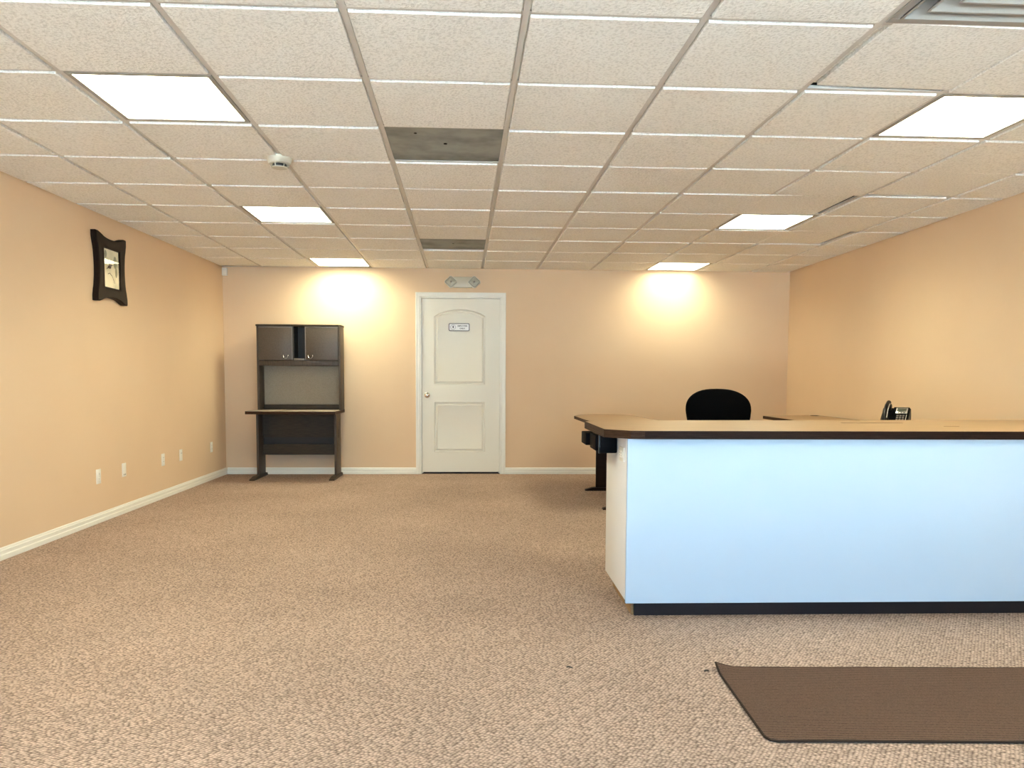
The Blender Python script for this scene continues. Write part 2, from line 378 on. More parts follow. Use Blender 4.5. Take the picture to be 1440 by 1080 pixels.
# main runners along the room and cross tees between them
def tee_bm(L, wd=.024):
    bm = NB(); bx(bm, 0, L, -wd / 2, wd / 2, H, H + .003); bx(bm, 0, L, -.0015, .0015, H + .003, H + .012); return bm
def clip_seg(a, b, x0, x1, y0, y1):
    a, b = Vector(a), Vector(b); t0, t1 = 0., 1.; d = b - a
    for ax, lo, hi in ((0, x0, x1), (1, y0, y1)):
        if abs(d[ax]) < 1e-9:
            if not lo <= a[ax] <= hi: return None
            continue
        s, e = sorted(((lo - a[ax]) / d[ax], (hi - a[ax]) / d[ax])); t0, t1 = max(t0, s), min(t1, e)
    return (a + d * t0, a + d * t1) if t1 - t0 > 1e-3 else None
full_tee = to_mesh('cross_tee', tee_bm(T - .024), smooth=False); full_tee.materials.append(M_tee)
for c in range(-5, 9):
    s = clip_seg(g2w(c * T, R0 * T), g2w(c * T, (R1 + .5) * T), XL + .02, XR - .02, YF + .01, YB - .005)
    if s and (s[1] - s[0]).length > .15:
        o = obj('runner', tee_bm((s[1] - s[0]).length), M_tee, ceil, world=False, smooth=False)
        o.location = (*s[0], 0); o.rotation_euler = (0, 0, math.atan2(*(s[1] - s[0]).yx))
for r in range(R0, R1):
    for c in range(-5, 9):
        s0 = (g2w(c * T + .012, r * T), g2w((c + 1) * T - .012, r * T))
        s = clip_seg(*s0, XL + .005, XR - .005, YF + .005, YB - .005)
        if not s or (s[1] - s[0]).length < .03: continue
        if (s[1] - s[0]).length > T - .03:
            o = bpy.data.objects.new('cross_tee', full_tee); C.objects.link(o); o.parent = ceil
        else: o = obj('cross_tee', tee_bm((s[1] - s[0]).length), M_tee, ceil, world=False, smooth=False)
        o.location = (*s[0], -.0004); o.rotation_euler = (0, 0, GA)
for nm, a in (('left', (XL, XL + .02, YF, YB)), ('right', (XR - .02, XR, YF, YB)), ('back', (XL, XR, YB - .02, YB)), ('front', (XL, XR, YF, YF + .02))):
    box('wall_angle', *a, H + .0005, H + .0032, M_tee, ceil)

# ---- light panels
lab = {(-2, 1): 'large lit square ceiling light on the left, nearest the viewer', (4, 1): 'large lit square ceiling light at the right edge, nearest the viewer',
       (-2, 5): 'lit square ceiling light on the left, middle of its row beyond the smoke detector', (4, 5): 'lit square ceiling light on the right, middle of its row',
       (-2, 9): 'lit square ceiling light against the back wall, above the tall dark desk', (4, 9): 'lit square ceiling light against the back wall, above the black office chair',
       (-2, -3): 'lit square ceiling light overhead on the left, behind the viewer', (4, -3): 'lit square ceiling light overhead on the right, behind the viewer'}
bm = NB()
for a in ((.014, T - .014, .014, .036), (.014, T - .014, T - .036, T - .014), (.014, .036, .036, T - .036), (T - .036, T - .014, .036, T - .036)): bx(bm, *a, -.004, .006, .0015, 1)
me_fr = to_mesh('frame', bm); me_fr.materials.append(M_vent)
bm = NB(); bx(bm, .036, T - .036, .036, T - .036, -.001, .004); me_df = to_mesh('diffuser', bm, False); me_df.materials.append(M_lamp); me_df2 = me_df.copy(); me_df2.materials[0] = M_lamp_dim
bm = NB(); bx(bm, .02, T - .02, .02, T - .02, .0062, .08, .01); me_hs = to_mesh('housing', bm); me_hs.materials.append(M_vent)
for c, r in LIGHTS:
    t = thing('ceiling_light', (*g2w(c * T, r * T), H), lab[(c, r)], 'ceiling light', 'lit square ceiling lights', (0, 0, GA))
    for n, d in (('frame', me_fr), ('diffuser', me_df), ('housing', me_hs)):
        o = bpy.data.objects.new(n, me_df2 if n == 'diffuser' and (c, r) == (4, 9) else d); C.objects.link(o); o.parent = t
# ---- dark return panels
for (c, r), lb in zip(RETURN, ('dark grey stained square panel in the ceiling, the nearer and larger one', 'dark olive grey square panel in the ceiling near the back wall above the door')):
    t = thing('return_panel', (*g2w(c * T, r * T), H), lb, 'ceiling panel', 'dark square ceiling panels', (0, 0, GA))
    bm = NB(); bx(bm, .012, T - .012, .012, T - .012, .0035, .010, .001, 1); obj('plate', bm, M_return, t, False)
    bm = NB(); lathe(bm, [(.010, .0035), (.010, .001), (.004, -.0005)], (T / 2, T / 2 - .03, 0), n=12); obj('screw', bm, M_blackm, t, False)
    if r == 2:
        bm = NB(); lathe(bm, [(.008, .0035), (.008, .0015), (.003, 0)], (T * .26, T * .18, 0), n=12); obj('screw', bm, M_blackm, t, False)
# ---- supply vent with nested louvres
t = thing('air_vent', (*g2w(3 * T, -T), H), 'square ceiling air vent with nested louvres at the top right corner', 'vent', None, (0, 0, GA))
bm = NB()
for a in ((.012, T - .012, .012, .045), (.012, T - .012, T - .045, T - .012), (.012, .045, .045, T - .045), (T - .045, T - .012, .045, T - .045)): bx(bm, *a, -.004, .004, .0015, 1)
obj('frame', bm, M_vent, t, False)
box('duct_box', .03, T - .03, .03, T - .03, .10, .11, M_plenum, t, world=False)
def frustum(bm, rl, ru, zl, zu, th=.004):
    c = T / 2; loops = []
    for rr, z in ((rl, zl), (ru, zu), (ru - th, zu), (rl - th * 2.5, zl), ):
        loops.append([bm.verts.new((c + sx * rr, c + sy_ * rr, z)) for sx, sy_ in ((-1, -1), (1, -1), (1, 1), (-1, 1))])
    for i in range(4):
        a, b = loops[i], loops[(i + 1) % 4]
        for k in range(4): bm.faces.new((a[k], a[(k + 1) % 4], b[(k + 1) % 4], b[k]))
for rl, ru in ((.275, .235), (.215, .165), (.145, .095)):
    bm = NB(); frustum(bm, rl, ru, -.008, .045); obj('louvre', bm, M_vent, t, False, smooth=False)
bm = NB(); bx(bm, T / 2 - .075, T / 2 + .075, T / 2 - .075, T / 2 + .075, -.006, 0, .002); obj('centre_plate', bm, M_vent, t, False)
bm = NB()
for sx in (-1, 1): bx(bm, T / 2 + sx * .05 - .003, T / 2 + sx * .05 + .003, T / 2 - .003, T / 2 + .003, -.001, .1)
bx(bm, .05, T - .05, T / 2 - .006, T / 2 + .006, .045, .05); bx(bm, T / 2 - .006, T / 2 + .006, .05, T - .05, .045, .05)
obj('hanger_bar', bm, M_vent, t, False)

# ---- smoke detector
t = thing('smoke_detector', (-1.173, 4.665, H - .002), 'round cream smoke detector on the ceiling grid at left', 'smoke detector')
bm = NB(); lathe(bm, [(.073, 0), (.074, -.004), (.074, -.016), (.070, -.022), (.0685, -.024), (.066, -.036), (.060, -.041), (.045, -.042)], n=48); obj('base', bm, M_detector, t, False)
bm = NB(); lathe(bm, [(.040, -.0425), (.040, -.058)], n=32); obj('sensing_chamber', bm, M_slot, t, False)
bm = NB(); lathe(bm, [(.047, -.059), (.046, -.0625), (.030, -.065)], n=40); obj('cap', bm, M_detector, t, False)
bm = NB()
for k in range(6):
    a = k * math.pi / 3 + .25; d = Vector((math.cos(a), math.sin(a), 0))
    cyl(bm, d * .052 + Vector((0, 0, -.041)), d * .044 + Vector((0, 0, -.061)), .0035, n=8)
tag(obj('cage_ribs', bm, M_detector, t, False), kind='stuff')
bm = NB(); ball(bm, (-.02, -.0685, -.010), .0045, .002, .003, 10, 6); obj('indicator', bm, M_slot, t, False)

# ================================================================== DOOR
dY = YB + .018           # front plane of the slab
def panel_loop(x0, x1, z0, z1, rise=0, n=14):
    p = [(x0, z0), (x1, z0)]
    if rise:
        for i in range(n + 1):
            s = i / n; x = x1 + (x0 - x1) * s; p.append((x, z1 - rise + rise * (1 - (2 * s - 1) ** 2) ** .8))
    else: p += [(x1, z1), (x0, z1)]
    return p
P1 = panel_loop(-.545, .062, 1.073, 1.965, .085); P2 = panel_loop(-.545, .062, .262, .862)
bm = flat_fill([(DX0 + .003, .022), (DX1 - .003, .022), (DX1 - .003, DZ1 - .003), (DX0 + .003, DZ1 - .003)], [P1, P2], .006)
bmesh.ops.rotate(bm, verts=bm.verts, cent=(0, 0, 0), matrix=Matrix.Rotation(math.pi / 2, 3, 'X'))
bmesh.ops.translate(bm, vec=(0, dY + .003, 0), verts=bm.verts)
bx(bm, DX0 + .003, DX1 - .003, dY + .026, dY + .04, .022, DZ1 - .003)
door = tag(obj('door_1', bm, M_door), 'ivory two panel door with an arched upper panel', kind='structure')
for lp in (P1, P2):
    bm = NB(); rings = []
    for d, y in ((0, dY + .001), (.006, dY + .017), (.020, dY + .022), (.036, dY + .005), (.040, dY + .004), (.044, dY + .006)):
        rings.append([bm.verts.new((x, y, z)) for x, z in inset(lp, d)])
    for a, b in zip(rings, rings[1:]):
        for i in range(len(a)): bm.faces.new((a[i], a[(i + 1) % len(a)], b[(i + 1) % len(a)], b[i]))
    bm.faces.new(rings[-1]); obj('panel', bm, M_door, door)
bm = NB(); KX, KZ = -.632, .945
lathe(bm, [(.033, dY - .0005), (.033, dY - .006), (.028, dY - .010), (.013, dY - .012), (.012, dY - .030), (.020, dY - .036), (.027, dY - .048), (.026, dY - .058), (.016, dY - .064)], (KX, 0, KZ), 'Y', 32)
k = obj('knob', bm, M_chrome, door); tag(k, 'round chrome knob')
bm = NB(); bx(bm, KX - .004, KX + .004, dY - .066, dY - .064, KZ - .001, KZ + .001); obj('key_slot', bm, M_slot, k)
for z in (.3, 1.1, 1.9):
    bm = NB(); cyl(bm, (DX1 + .001, dY - .004, z - .045), (DX1 + .001, dY - .004, z + .045), .005, n=10); obj('hinge', bm, M_white, door)
# jamb and stepped casing
bm = NB()
bx(bm, DX0 - .02, DX0, YB + .001, YB + .11, 0, DZ1 + .02); bx(bm, DX1, DX1 + .02, YB + .001, YB + .11, 0, DZ1 + .02); bx(bm, DX0, DX1, YB + .001, YB + .11, DZ1, DZ1 + .02)
bx(bm, DX0, DX0 + .012, dY + .0405, dY + .06, 0, DZ1); bx(bm, DX1 - .012, DX1, dY + .0405, dY + .06, 0, DZ1); bx(bm, DX0, DX1, dY + .0405, dY + .06, DZ1 - .012, DZ1)
tag(obj('trim_1', bm, M_white), 'white door jamb', kind='structure')
bm = NB(); prof = [(0, 0), (0, .010), (.012, .012), (.016, .016), (.044, .018), (.050, .021), (.062, .021), (.064, 0)]
x0, x1, z1 = DX0 - .006, DX1 + .006, DZ1 + .004
path = lambda d, p: [(x0 - d, YB - p, 0), (x0 - d, YB - p, z1 + d), (x1 + d, YB - p, z1 + d), (x1 + d, YB - p, 0)]
ls = [[bm.verts.new(q) for q in path(d, p)] for d, p in prof]
for a, b in zip(ls, ls[1:]):
    for i in range(3): bm.faces.new((a[i], a[i + 1], b[i + 1], b[i]))
tag(obj('trim_2', bm, M_white, smooth=False), 'white stepped door casing', kind='structure')
tag(box('trim_3', DX0, DX1, YB + .02, YB + .12, 0, .004, M_slot), 'dark threshold under the door', kind='structure')
tag(box('trim_4', DX0 - .1, DX1 + .1, YB + .12, YB + .14, 0, DZ1 + .1, M_slot), 'closure behind the door', kind='structure')

# ---- sign on the door
t = thing('door_sign', (-.249, dY - .0001, 1.755), 'small white plastic sign with dark border and lettering on the door', 'sign')
SW, SH = .248, .092
def rrect(wd, ht, r, n=6):
    p = []
    for cx, cz, a0 in ((wd / 2 - r, -ht / 2 + r, -90), (wd / 2 - r, ht / 2 - r, 0), (-wd / 2 + r, ht / 2 - r, 90), (-wd / 2 + r, -ht / 2 + r, 180)):
        for i in range(n + 1):
            a = math.radians(a0 + 90 * i / n); p.append((cx + r * math.cos(a), cz + r * math.sin(a)))
    return p
def plate_y(bm, pts, y0, y1):
    prism(bm, pts, 0, 1); 
    for v in bm.verts: v.co = Vector((v.co.x, y1 + (y0 - y1) * v.co.z, v.co.y))
bm = NB(); plate_y(bm, rrect(SW, SH, .016), -.004, 0); obj('border', bm, M_signk, t, False)
bm = NB(); plate_y(bm, rrect(SW - .016, SH - .016, .010), -.0048, -.004); obj('face', bm, M_signw, t, False)
def stand(bm, x, y, z):
    bmesh.ops.rotate(bm, verts=bm.verts, cent=(0, 0, 0), matrix=Matrix.Rotation(math.pi / 2, 3, 'X')); bmesh.ops.translate(bm, vec=(x, y, z), verts=bm.verts)
bm = text_bm('EMPLOYEES', .0225); stand(bm, .039, -.0052, .0135); obj('lettering', bm, M_signk, t, False, False)
bm = text_bm('ONLY', .0245); stand(bm, .039, -.0052, -.016); obj('lettering', bm, M_signk, t, False, False)
bm = NB(); n = 40
o_ = [[bm.verts.new((-.072 + rr * math.cos(2 * math.pi * i / n), y, rr * math.sin(2 * math.pi * i / n))) for i in range(n)] for rr, y in ((.031, -.0048), (.031, -.0056), (.027, -.0056), (.027, -.0048))]
for a, b in zip(o_, o_[1:]):
    for i in range(n): bm.faces.new((a[i], a[(i + 1) % n], b[(i + 1) % n], b[i]))
obj('ring', bm, mat('sign_print_grey', (.30, .32, .36), .5), t, False)
bm = NB(); bx(bm, -.0765, -.0655, -.0056, -.0048, -.012, .006); cyl(bm, (-.071, -.0048, .011), (-.071, -.0056, .011), .0065, n=14); bx(bm, -.078, -.064, -.0056, -.0048, -.004, .004)
obj('pictogram', bm, M_signk, t, False)

# ---- emergency light above the door
t = thing('emergency_light', (-.207, YB, 2.277), 'twin head emergency light on the wall above the door', 'emergency light')
bm = NB(); bx(bm, -.115, .115, -.060, 0, -.062, .062, .010, 3); obj('housing', bm, M_housing, t, False)
bm = NB(); bx(bm, -.082, .082, -.0635, -.0605, -.046, .046, .002); obj('cover', bm, M_housing, t, False)
for sx in (-1, 1):
    bm = NB(); cyl(bm, (sx * .09, -.03, 0), (sx * .135, -.04, 0), .016, n=14); obj('swivel', bm, M_housing, t, False)
    bm = NB(); R_ = .074
    pts = []
    for kq in range(4):
        a = math.pi / 2 * kq
        for da in (-.16, .16): pts.append((sx * .137 + R_ * math.cos(a + da), R_ * .9 * math.sin(a + da)))
    plate_y(bm, pts, -.085, -.035); h = obj('lamp_head', bm, M_head, t, False, smooth=False)
    bm = NB()      # four-facet reflector sunk behind a raised rim
    rg = [[bm.verts.new((x, y, z)) for x, z in inset(pts, d)] for d, y in ((.004, -.0852), (.007, -.092), (.012, -.092), (.016, -.086))]
    for a, b in zip(rg, rg[1:]):
        for i in range(8): bm.faces.new((a[i], a[(i + 1) % 8], b[(i + 1) % 8], b[i]))
    ap = bm.verts.new((sx * .137, -.095, 0))
    for i in range(8): bm.faces.new((rg[-1][i], rg[-1][(i + 1) % 8], ap))
    obj('lens', bm, M_lens, h, False, smooth=False)
    bm = NB(); lathe(bm, [(.013, -.090), (.012, -.097), (.006, -.100)], (sx * .137, 0, 0), 'Y', 16); obj('bulb', bm, M_trimgrey, h, False)
# ---- corner sensor
t = thing('corner_sensor', (-2.982, YB, 2.381), 'small white sensor box high in the left back corner', 'sensor')
bm = NB(); bx(bm, -.029, .029, -.04, 0, -.047, .044, .006, 2); obj('case', bm, M_white, t, False)
bm = NB(); bx(bm, -.018, .022, -.043, -.0395, -.035, .012, .003); obj('lens', bm, M_plate, t, False)

# ================================================================== WALL PLATES
def wall_plate(y, label, style):
    t = thing('wall_plate', (XL, y, .366), label, 'wall plate', 'ivory plates along the left wall')
    bm = NB(); bx(bm, 0, .006, -.036, .036, -.058, .058, .003, 2); obj('plate', bm, M_plate, t, False)
    if style == 'duplex':
        for s in (-1, 1):
            bm = NB(); bx(bm, .0055, .0085, -.017, .017, s * .0195 - .014, s * .0195 + .014, .003, 2); rc = obj('receptacle', bm, M_plate, t, False)
            for q in (-1, 1):
                bm = NB(); bx(bm, .0083, .0088, q * .006 - .0012, q * .006 + .0012, s * .0195 - .003, s * .0195 + .006); obj('slot', bm, M_slot, rc, False)
        bm = NB(); lathe(bm, [(.003, .0055), (.003, .0068)], axis='X', n=10); obj('screw', bm, M_silver, t, False)
    elif style == 'jack':
        for q in (-1, 1):
            bm = NB(); bx(bm, .0055, .0075, q * .011 - .008, q * .011 + .008, -.046, -.030, .001); j = obj('jack', bm, M_plate, t, False)
            bm = NB(); bx(bm, .0074, .0079, q * .011 - .005, q * .011 + .005, -.043, -.034); obj('opening', bm, M_slot, j, False)
        for s in (-1, 1):
            bm = NB(); lathe(bm, [(.003, .0055), (.003, .0068)], (0, 0, s * .05), axis='X', n=10); obj('screw', bm, M_plate, t, False)
    else:
        bm = NB(); lathe(bm, [(.006, .0055), (.006, .012), (.003, .013)], (0, 0, .02), axis='X', n=12); obj('cable_socket', bm, M_silver, t, False)
        for s in (-1, 1):
            bm = NB(); lathe(bm, [(.003, .0055), (.003, .0068)], (0, 0, s * .05), axis='X', n=10); obj('screw', bm, M_plate, t, False)
wall_plate(6.19, 'ivory outlet plate on the left wall, nearest the viewer', 'duplex')
wall_plate(6.63, 'ivory plate with two small jacks at its foot, second on the left wall', 'jack')
wall_plate(7.44, 'ivory outlet plate on the left wall, middle one of the five', 'duplex')
wall_plate(7.88, 'ivory plate on the left wall, fourth from the viewer, nearly blank', 'coax')
wall_plate(8.77, 'ivory outlet plate on the left wall, nearest the back corner', 'duplex')

# ================================================================== FRAMED PICTURE
t = thing('picture_frame', (XL, 6.44, 2.02), 'dark carved wooden frame with curved sides and a pale print on the left wall', 'picture')
hw, hh = .255, .272
def outer_loop(k=1.0, n=13):
    p = []
    for (ax, ay), (bx_, by_) in (((-1, -1), (1, -1)), ((1, -1), (1, 1)), ((1, 1), (-1, 1)), ((-1, 1), (-1, -1))):
        for i in range(n):
            s = i / n; x = ax + (bx_ - ax) * s; y = ay + (by_ - ay) * s
            e = abs(2 * s - 1); dip = 0 if e > .72 else .125 * (1 - (e / .72) ** 2) ** .75 + .022
            nx, ny = (0, -1) if ay == by_ == -1 else (0, 1) if ay == by_ == 1 else (1, 0) if ax == 1 == bx_ else (-1, 0)
            p.append(((x - nx * dip) * hw * k, (y - ny * dip) * hh * k))
    return p
def sq_loop(a, b, n=13):
    p = []
    for (ax, ay), (bx_, by_) in (((-1, -1), (1, -1)), ((1, -1), (1, 1)), ((1, 1), (-1, 1)), ((-1, 1), (-1, -1))):
        for i in range(n): s = i / n; p.append(((ax + (bx_ - ax) * s) * a, (ay + (by_ - ay) * s) * b))
    return p
IW, IH = .128, .152
bm = NB(); Lp = [(outer_loop(), 0.001), (outer_loop(), .040), (outer_loop(.97), .047), (outer_loop(.80), .048), (sq_loop(IW + .022, IH + .022), .044), (sq_loop(IW + .012, IH + .012), .047), (sq_loop(IW, IH), .042), (sq_loop(IW, IH), .034), (sq_loop(IW, IH), .001)]
ls = [[bm.verts.new((x, y, z)) for y, z in lp] for lp, x in Lp]
for a, b in zip(ls, ls[1:] + ls[:1]):
    for i in range(len(a)): bm.faces.new((a[i], a[(i + 1) % len(a)], b[(i + 1) % len(a)], b[i]))
obj('moulding', bm, M_frame, t, False)
pr = box('print', .020, .034, -IW, IW, -IH, IH, M_print, t, world=False)
bm = NB()      # a small bird over a bent twig
ball(bm, (.0345, -.03, .012), .001, .030, .012, 12, 8); ball(bm, (.0345, -.002, .030), .001, .011, .010, 12, 8)
for p0, p1, r0 in (((.0345, .005, .03), (.0345, .035, .036), .003), ((.0345, -.03, .015), (.0345, -.02, .058), .007), ((.0345, -.05, .006), (.0345, -.085, -.01), .005)):
    cyl(bm, p0, p1, r0, .001, 8)
tube(bm, [(.0345, -.06, -.045), (.0345, -.03, -.035), (.0345, .01, -.055), (.0345, .04, -.09), (.0345, .05, -.11)], .003, 6)
obj('bird_motif', bm, M_ink, pr, False)
bm = NB()
for y, z, a, b_ in ((.07, .06, .03, .05), (.085, -.02, .02, .04), (-.09, .11, .02, .03)): ball(bm, (.0341, y, z), .0006, a, b_, 12, 8)
tag(obj('foliage_motif', bm, M_inkg, pr, False), kind='stuff')
box('glass', .038, .040, -IW, IW, -IH, IH, M_glass, t, world=False)

# ================================================================== DESK WITH HUTCH
t = thing('hutch_desk', (-2.07, 8.9, 0), 'tall grey brown desk with a hutch and open knee space against the back wall', 'desk')
hx0, hx1, hy0, hy1, hz = -2.545, -1.597, 8.96, 9.19, 1.752
lx0, lx1 = -2.548, -1.642
for x in (lx0, lx1 - .024): 
    lg = box('leg_panel', x, x + .024, 8.90, 9.18, .03, .742, M_walnut, t, .002)
    bm = NB(); xc = x + .012
    prism(bm, [(8.66, 0), (9.205, 0), (9.205, .012), (9.185, .032), (8.80, .032), (8.66, .012)], xc - .030, xc + .030)
    for v in bm.verts: v.co = Vector((v.co.z, v.co.x, v.co.y))
    obj('foot', bm, M_walnutd, lg, smooth=False)
    if x == lx0:
        bm = NB(); bx(bm, x + .0235, x + .027, 9.13, 9.165, .455, .52, .001); obj('cable_cover', bm, M_trimgrey, lg)
    else:
        bm = NB(); bx(bm, x + .0235, x + .026, 9.03, 9.06, .45, .55, .001); obj('cable_cover', bm, M_slot, lg)
box('modesty_panel', lx0 + .024, lx1 - .024, 9.08, 9.098, .455, .742, M_walnutd, t)
box('modesty_panel', lx0 + .024, lx1 - .024, 9.08, 9.098, .250, .375, M_walnutd, t)
box('slot_backing', lx0 + .024, lx1 - .024, 9.125, 9.14, .25, .50, M_slot, t)  # dark board seen through the gap between the two modesty panels
tp = box('desktop', -2.575, -1.600, 8.60, 9.20, .752, .777, M_desktop, t, .002)
bm = NB(); bx(bm, -2.580, -1.596, 8.593, 8.5995, .744, .777, .002); bx(bm, -2.580, -2.5755, 8.60, 9.2, .744, .777); bx(bm, -1.5995, -1.596, 8.60, 9.2, .744, .777)
obj('edge_band', bm, M_edgel, tp)
for x in (hx0, hx1 - .022): box('hutch_side', x, x + .022, hy0, hy1, .778, hz - .02, M_walnut, t, .002)
bm = NB(); prism(bm, [(hx0 - .006, hy0 - .012), (hx1 - .02, hy0 - .012), (hx1 + .006, hy0 + .03), (hx1 + .006, hy1), (hx0 - .006, hy1)], hz - .02, hz, .003); obj('hutch_top', bm, M_walnutd, t)
box('hutch_shelf', hx0 + .022, hx1 - .022, hy0 + .006, hy1, 1.285, 1.345, M_walnut, t, .003)
box('back_panel', hx0 + .022, hx1 - .022, hy1 - .012, hy1 - .002, .835, 1.284, M_back, t)
box('back_rail', hx0 + .022, hx1 - .022, hy1 - .03, hy1 - .012, .778, .834, M_walnutd, t)
box('cabinet_back', hx0 + .022, hx1 - .022, hy1 - .010, hy1 - .002, 1.346, hz - .021, M_slot, t)
for x in (-2.135, -1.998): box('divider', x - .009, x + .009, hy0 + .012, hy1 - .011, 1.346, hz - .021, M_slot, t)
box('cubby_lip', -2.125, -2.008, hy0 + .002, hy0 + .012, 1.346, 1.368, M_trimgrey, t, .001)
for x0, x1, kx in ((-2.520, -2.137, -2.215), (-1.996, -1.622, -1.935)):
    d = box('cabinet_door', x0, x1, hy0 - .008, hy0 + .008, 1.349, 1.727, M_hdoor, t, .002)
    bm = NB(); e = .010
    bx(bm, x0, x1, hy0 - .0105, hy0 - .0075, 1.716, 1.727, .001); inner = x1 - e if x0 < -2.3 else x0
    bx(bm, inner, inner + e, hy0 - .0105, hy0 - .0075, 1.349, 1.7155, .001); obj('edge_trim', bm, M_trimgrey, d)
    bm = NB(); tube(bm, [(kx + .026 * math.cos(a), hy0 - .010 - .014 * math.sin((a - math.pi) ), 1.395 + .028 * math.sin(a)) for a in [math.pi + math.pi * i / 10 for i in range(11)]], .0035, 8)
    for s in (-1, 1): ball(bm, (kx + s * .026, hy0 - .011, 1.397), .0065, .005, .0085, 12, 8)
    obj('handle', bm, M_chrome, d)

# ================================================================== RECEPTION COUNTER
t = thing('reception_counter', (2.2, 3.95, 0), 'long white fronted reception counter with a dark edged wooden top', 'counter')
cx0, cx1, cy0, cy1 = .712, XR - .004, 3.66, 4.27
kk = box('toe_kick', .757, cx1, 3.702, 3.72, 0, .078, M_kick, t)
bm = NB(); prism(bm, [(.757, 3.7205), (.757, 4.24), (.745, 4.24), (.745, 3.7205)], 0, .078); obj('kick_end', bm, M_rawwood, t)
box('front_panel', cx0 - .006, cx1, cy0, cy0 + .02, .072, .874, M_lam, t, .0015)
ep = box('end_panel', cx0 - .006, cx0 + .011, cy0 + .029, cy1, .082, .873, M_lamside, t, .0015)
box('corner_chip', cx0 - .004, cx0 + .010, cy0 + .0205, cy0 + .045, .066, .0815, M_kick, t)
box('back_panel', cx0 + .012, cx1, cy1 - .02, cy1, .079, .873, M_lamside, t)
cz0, cz1 = .8745, .9125
top = [(.598, 4.40), (.602, 3.735), (.712, 3.625), (.775, 3.608), (cx1, 3.612), (cx1, 4.68), (1.0, 4.53), (.66, 4.47)]
bm = NB(); prism(bm, [(x, y) for x, y in inset(top, .0035)], cz0, cz1, .001); ct = obj('countertop', bm, M_wood, t)
def band(name, pts, z0, z1, material, parent, th=.0033, ribs=True):
    bm = NB(); ins = [Vector(p) for p in pts]; prof = [(0, z0), (0, z0 + (z1 - z0) * .2), (-.0012, z0 + (z1 - z0) * .25), (0, z0 + (z1 - z0) * .3), (0, z0 + (z1 - z0) * .47), (-.0012, z0 + (z1 - z0) * .5), (0, z0 + (z1 - z0) * .53), (0, z0 + (z1 - z0) * .7), (-.0012, z0 + (z1 - z0) * .75), (0, z0 + (z1 - z0) * .8), (0, z1), (-th, z1), (-th, z0)]
    if not ribs: prof = [(0, z0), (0, z1), (-th, z1), (-th, z0)]
    loops = []
    for d, z in prof:
        row = []
        for i, p in enumerate(ins):
            a = (ins[i] - ins[i - 1]).normalized() if i else (ins[1] - ins[0]).normalized(); b = (ins[i + 1] - ins[i]).normalized() if i < len(ins) - 1 else a
            n1 = Vector((a.y, -a.x)); n2 = Vector((b.y, -b.x)); nn = (n1 + n2) / max(1 + n1.dot(n2), .3)
            q = p + nn * d; row.append(bm.verts.new((q.x, q.y, z)))
        loops.append(row)
    for a, b in zip(loops, loops[1:] + loops[:1]):
        for i in range(len(a) - 1): bm.faces.new((a[i], a[i + 1], b[i + 1], b[i]))
    return obj(name, bm, material, parent, smooth=False)
tag(band('edge_band', [(.66, 4.47), (.598, 4.40), (.602, 3.735), (.712, 3.625), (.775, 3.608)], cz0 - .001, cz1, M_edgel, ct), 'lighter brown edge at the cut corner')
tag(band('edge_band', [(.776, 3.608), (cx1, 3.612)], cz0 - .001, cz1, M_edge, ct), 'dark brown ribbed edge')
bm = NB(); bx(bm, 2.04, 2.39, 4.288, 4.306, cz1 - .001, cz1 + .0008); obj('seam_slot', bm, M_slot, ct)
bm = NB(); bx(bm, 2.45, 2.53, 3.995, 4.003, cz1 - .001, cz1 + .0006); obj('scratch', bm, M_edgel, ct)
# outlet on the end panel
t2 = thing('outlet_plate', (cx0 - .006, 3.80, .785), 'white outlet plate on the counter end panel beside the black box', 'outlet')
bm = NB(); bx(bm, -.006, 0, -.058, .058, -.036, .036, .003, 2); obj('plate', bm, M_white, t2, False)
for s in (-1, 1):
    bm = NB(); bx(bm, -.010, -.0055, s * .0195 - .014, s * .0195 + .014, -.017, .017, .003, 2); rc = obj('receptacle', bm, M_plate, t2, False)
    for q in (-1, 1):
        bm = NB(); bx(bm, -.0105, -.0098, s * .0195 - .003, s * .0195 + .006, q * .007 - .0014, q * .007 + .0014); obj('slot', bm, M_slot, rc, False)
# black box hung under the overhang at the counter end
t3 = thing('equipment_box', (cx0 - .006, 4.15, .775), 'black box fixed to the counter end panel under the wooden top', 'equipment box')
bx0 = cx0 - .006
box('body', bx0 - .088, bx0 - .0005, 3.945, 4.22, .776, .868, M_blackm, t3, .004)
box('front_cover', bx0 - .090, bx0 - .006, 3.930, 3.9445, .776, .868, M_blackm, t3, .004)
box('corner_rail', bx0 - .097, bx0 - .088, 3.938, 3.952, .774, .868, M_silver if False else M_black, t3, .002)
box('mounting_plate', bx0 - .105, bx0 - .0885, 4.00, 4.20, .782, .862, M_blackm, t3, .003)
box('side_module', bx0 - .125, bx0 - .02, 4.2205, 4.40, .792, .858, M_blackm, t3, .004)

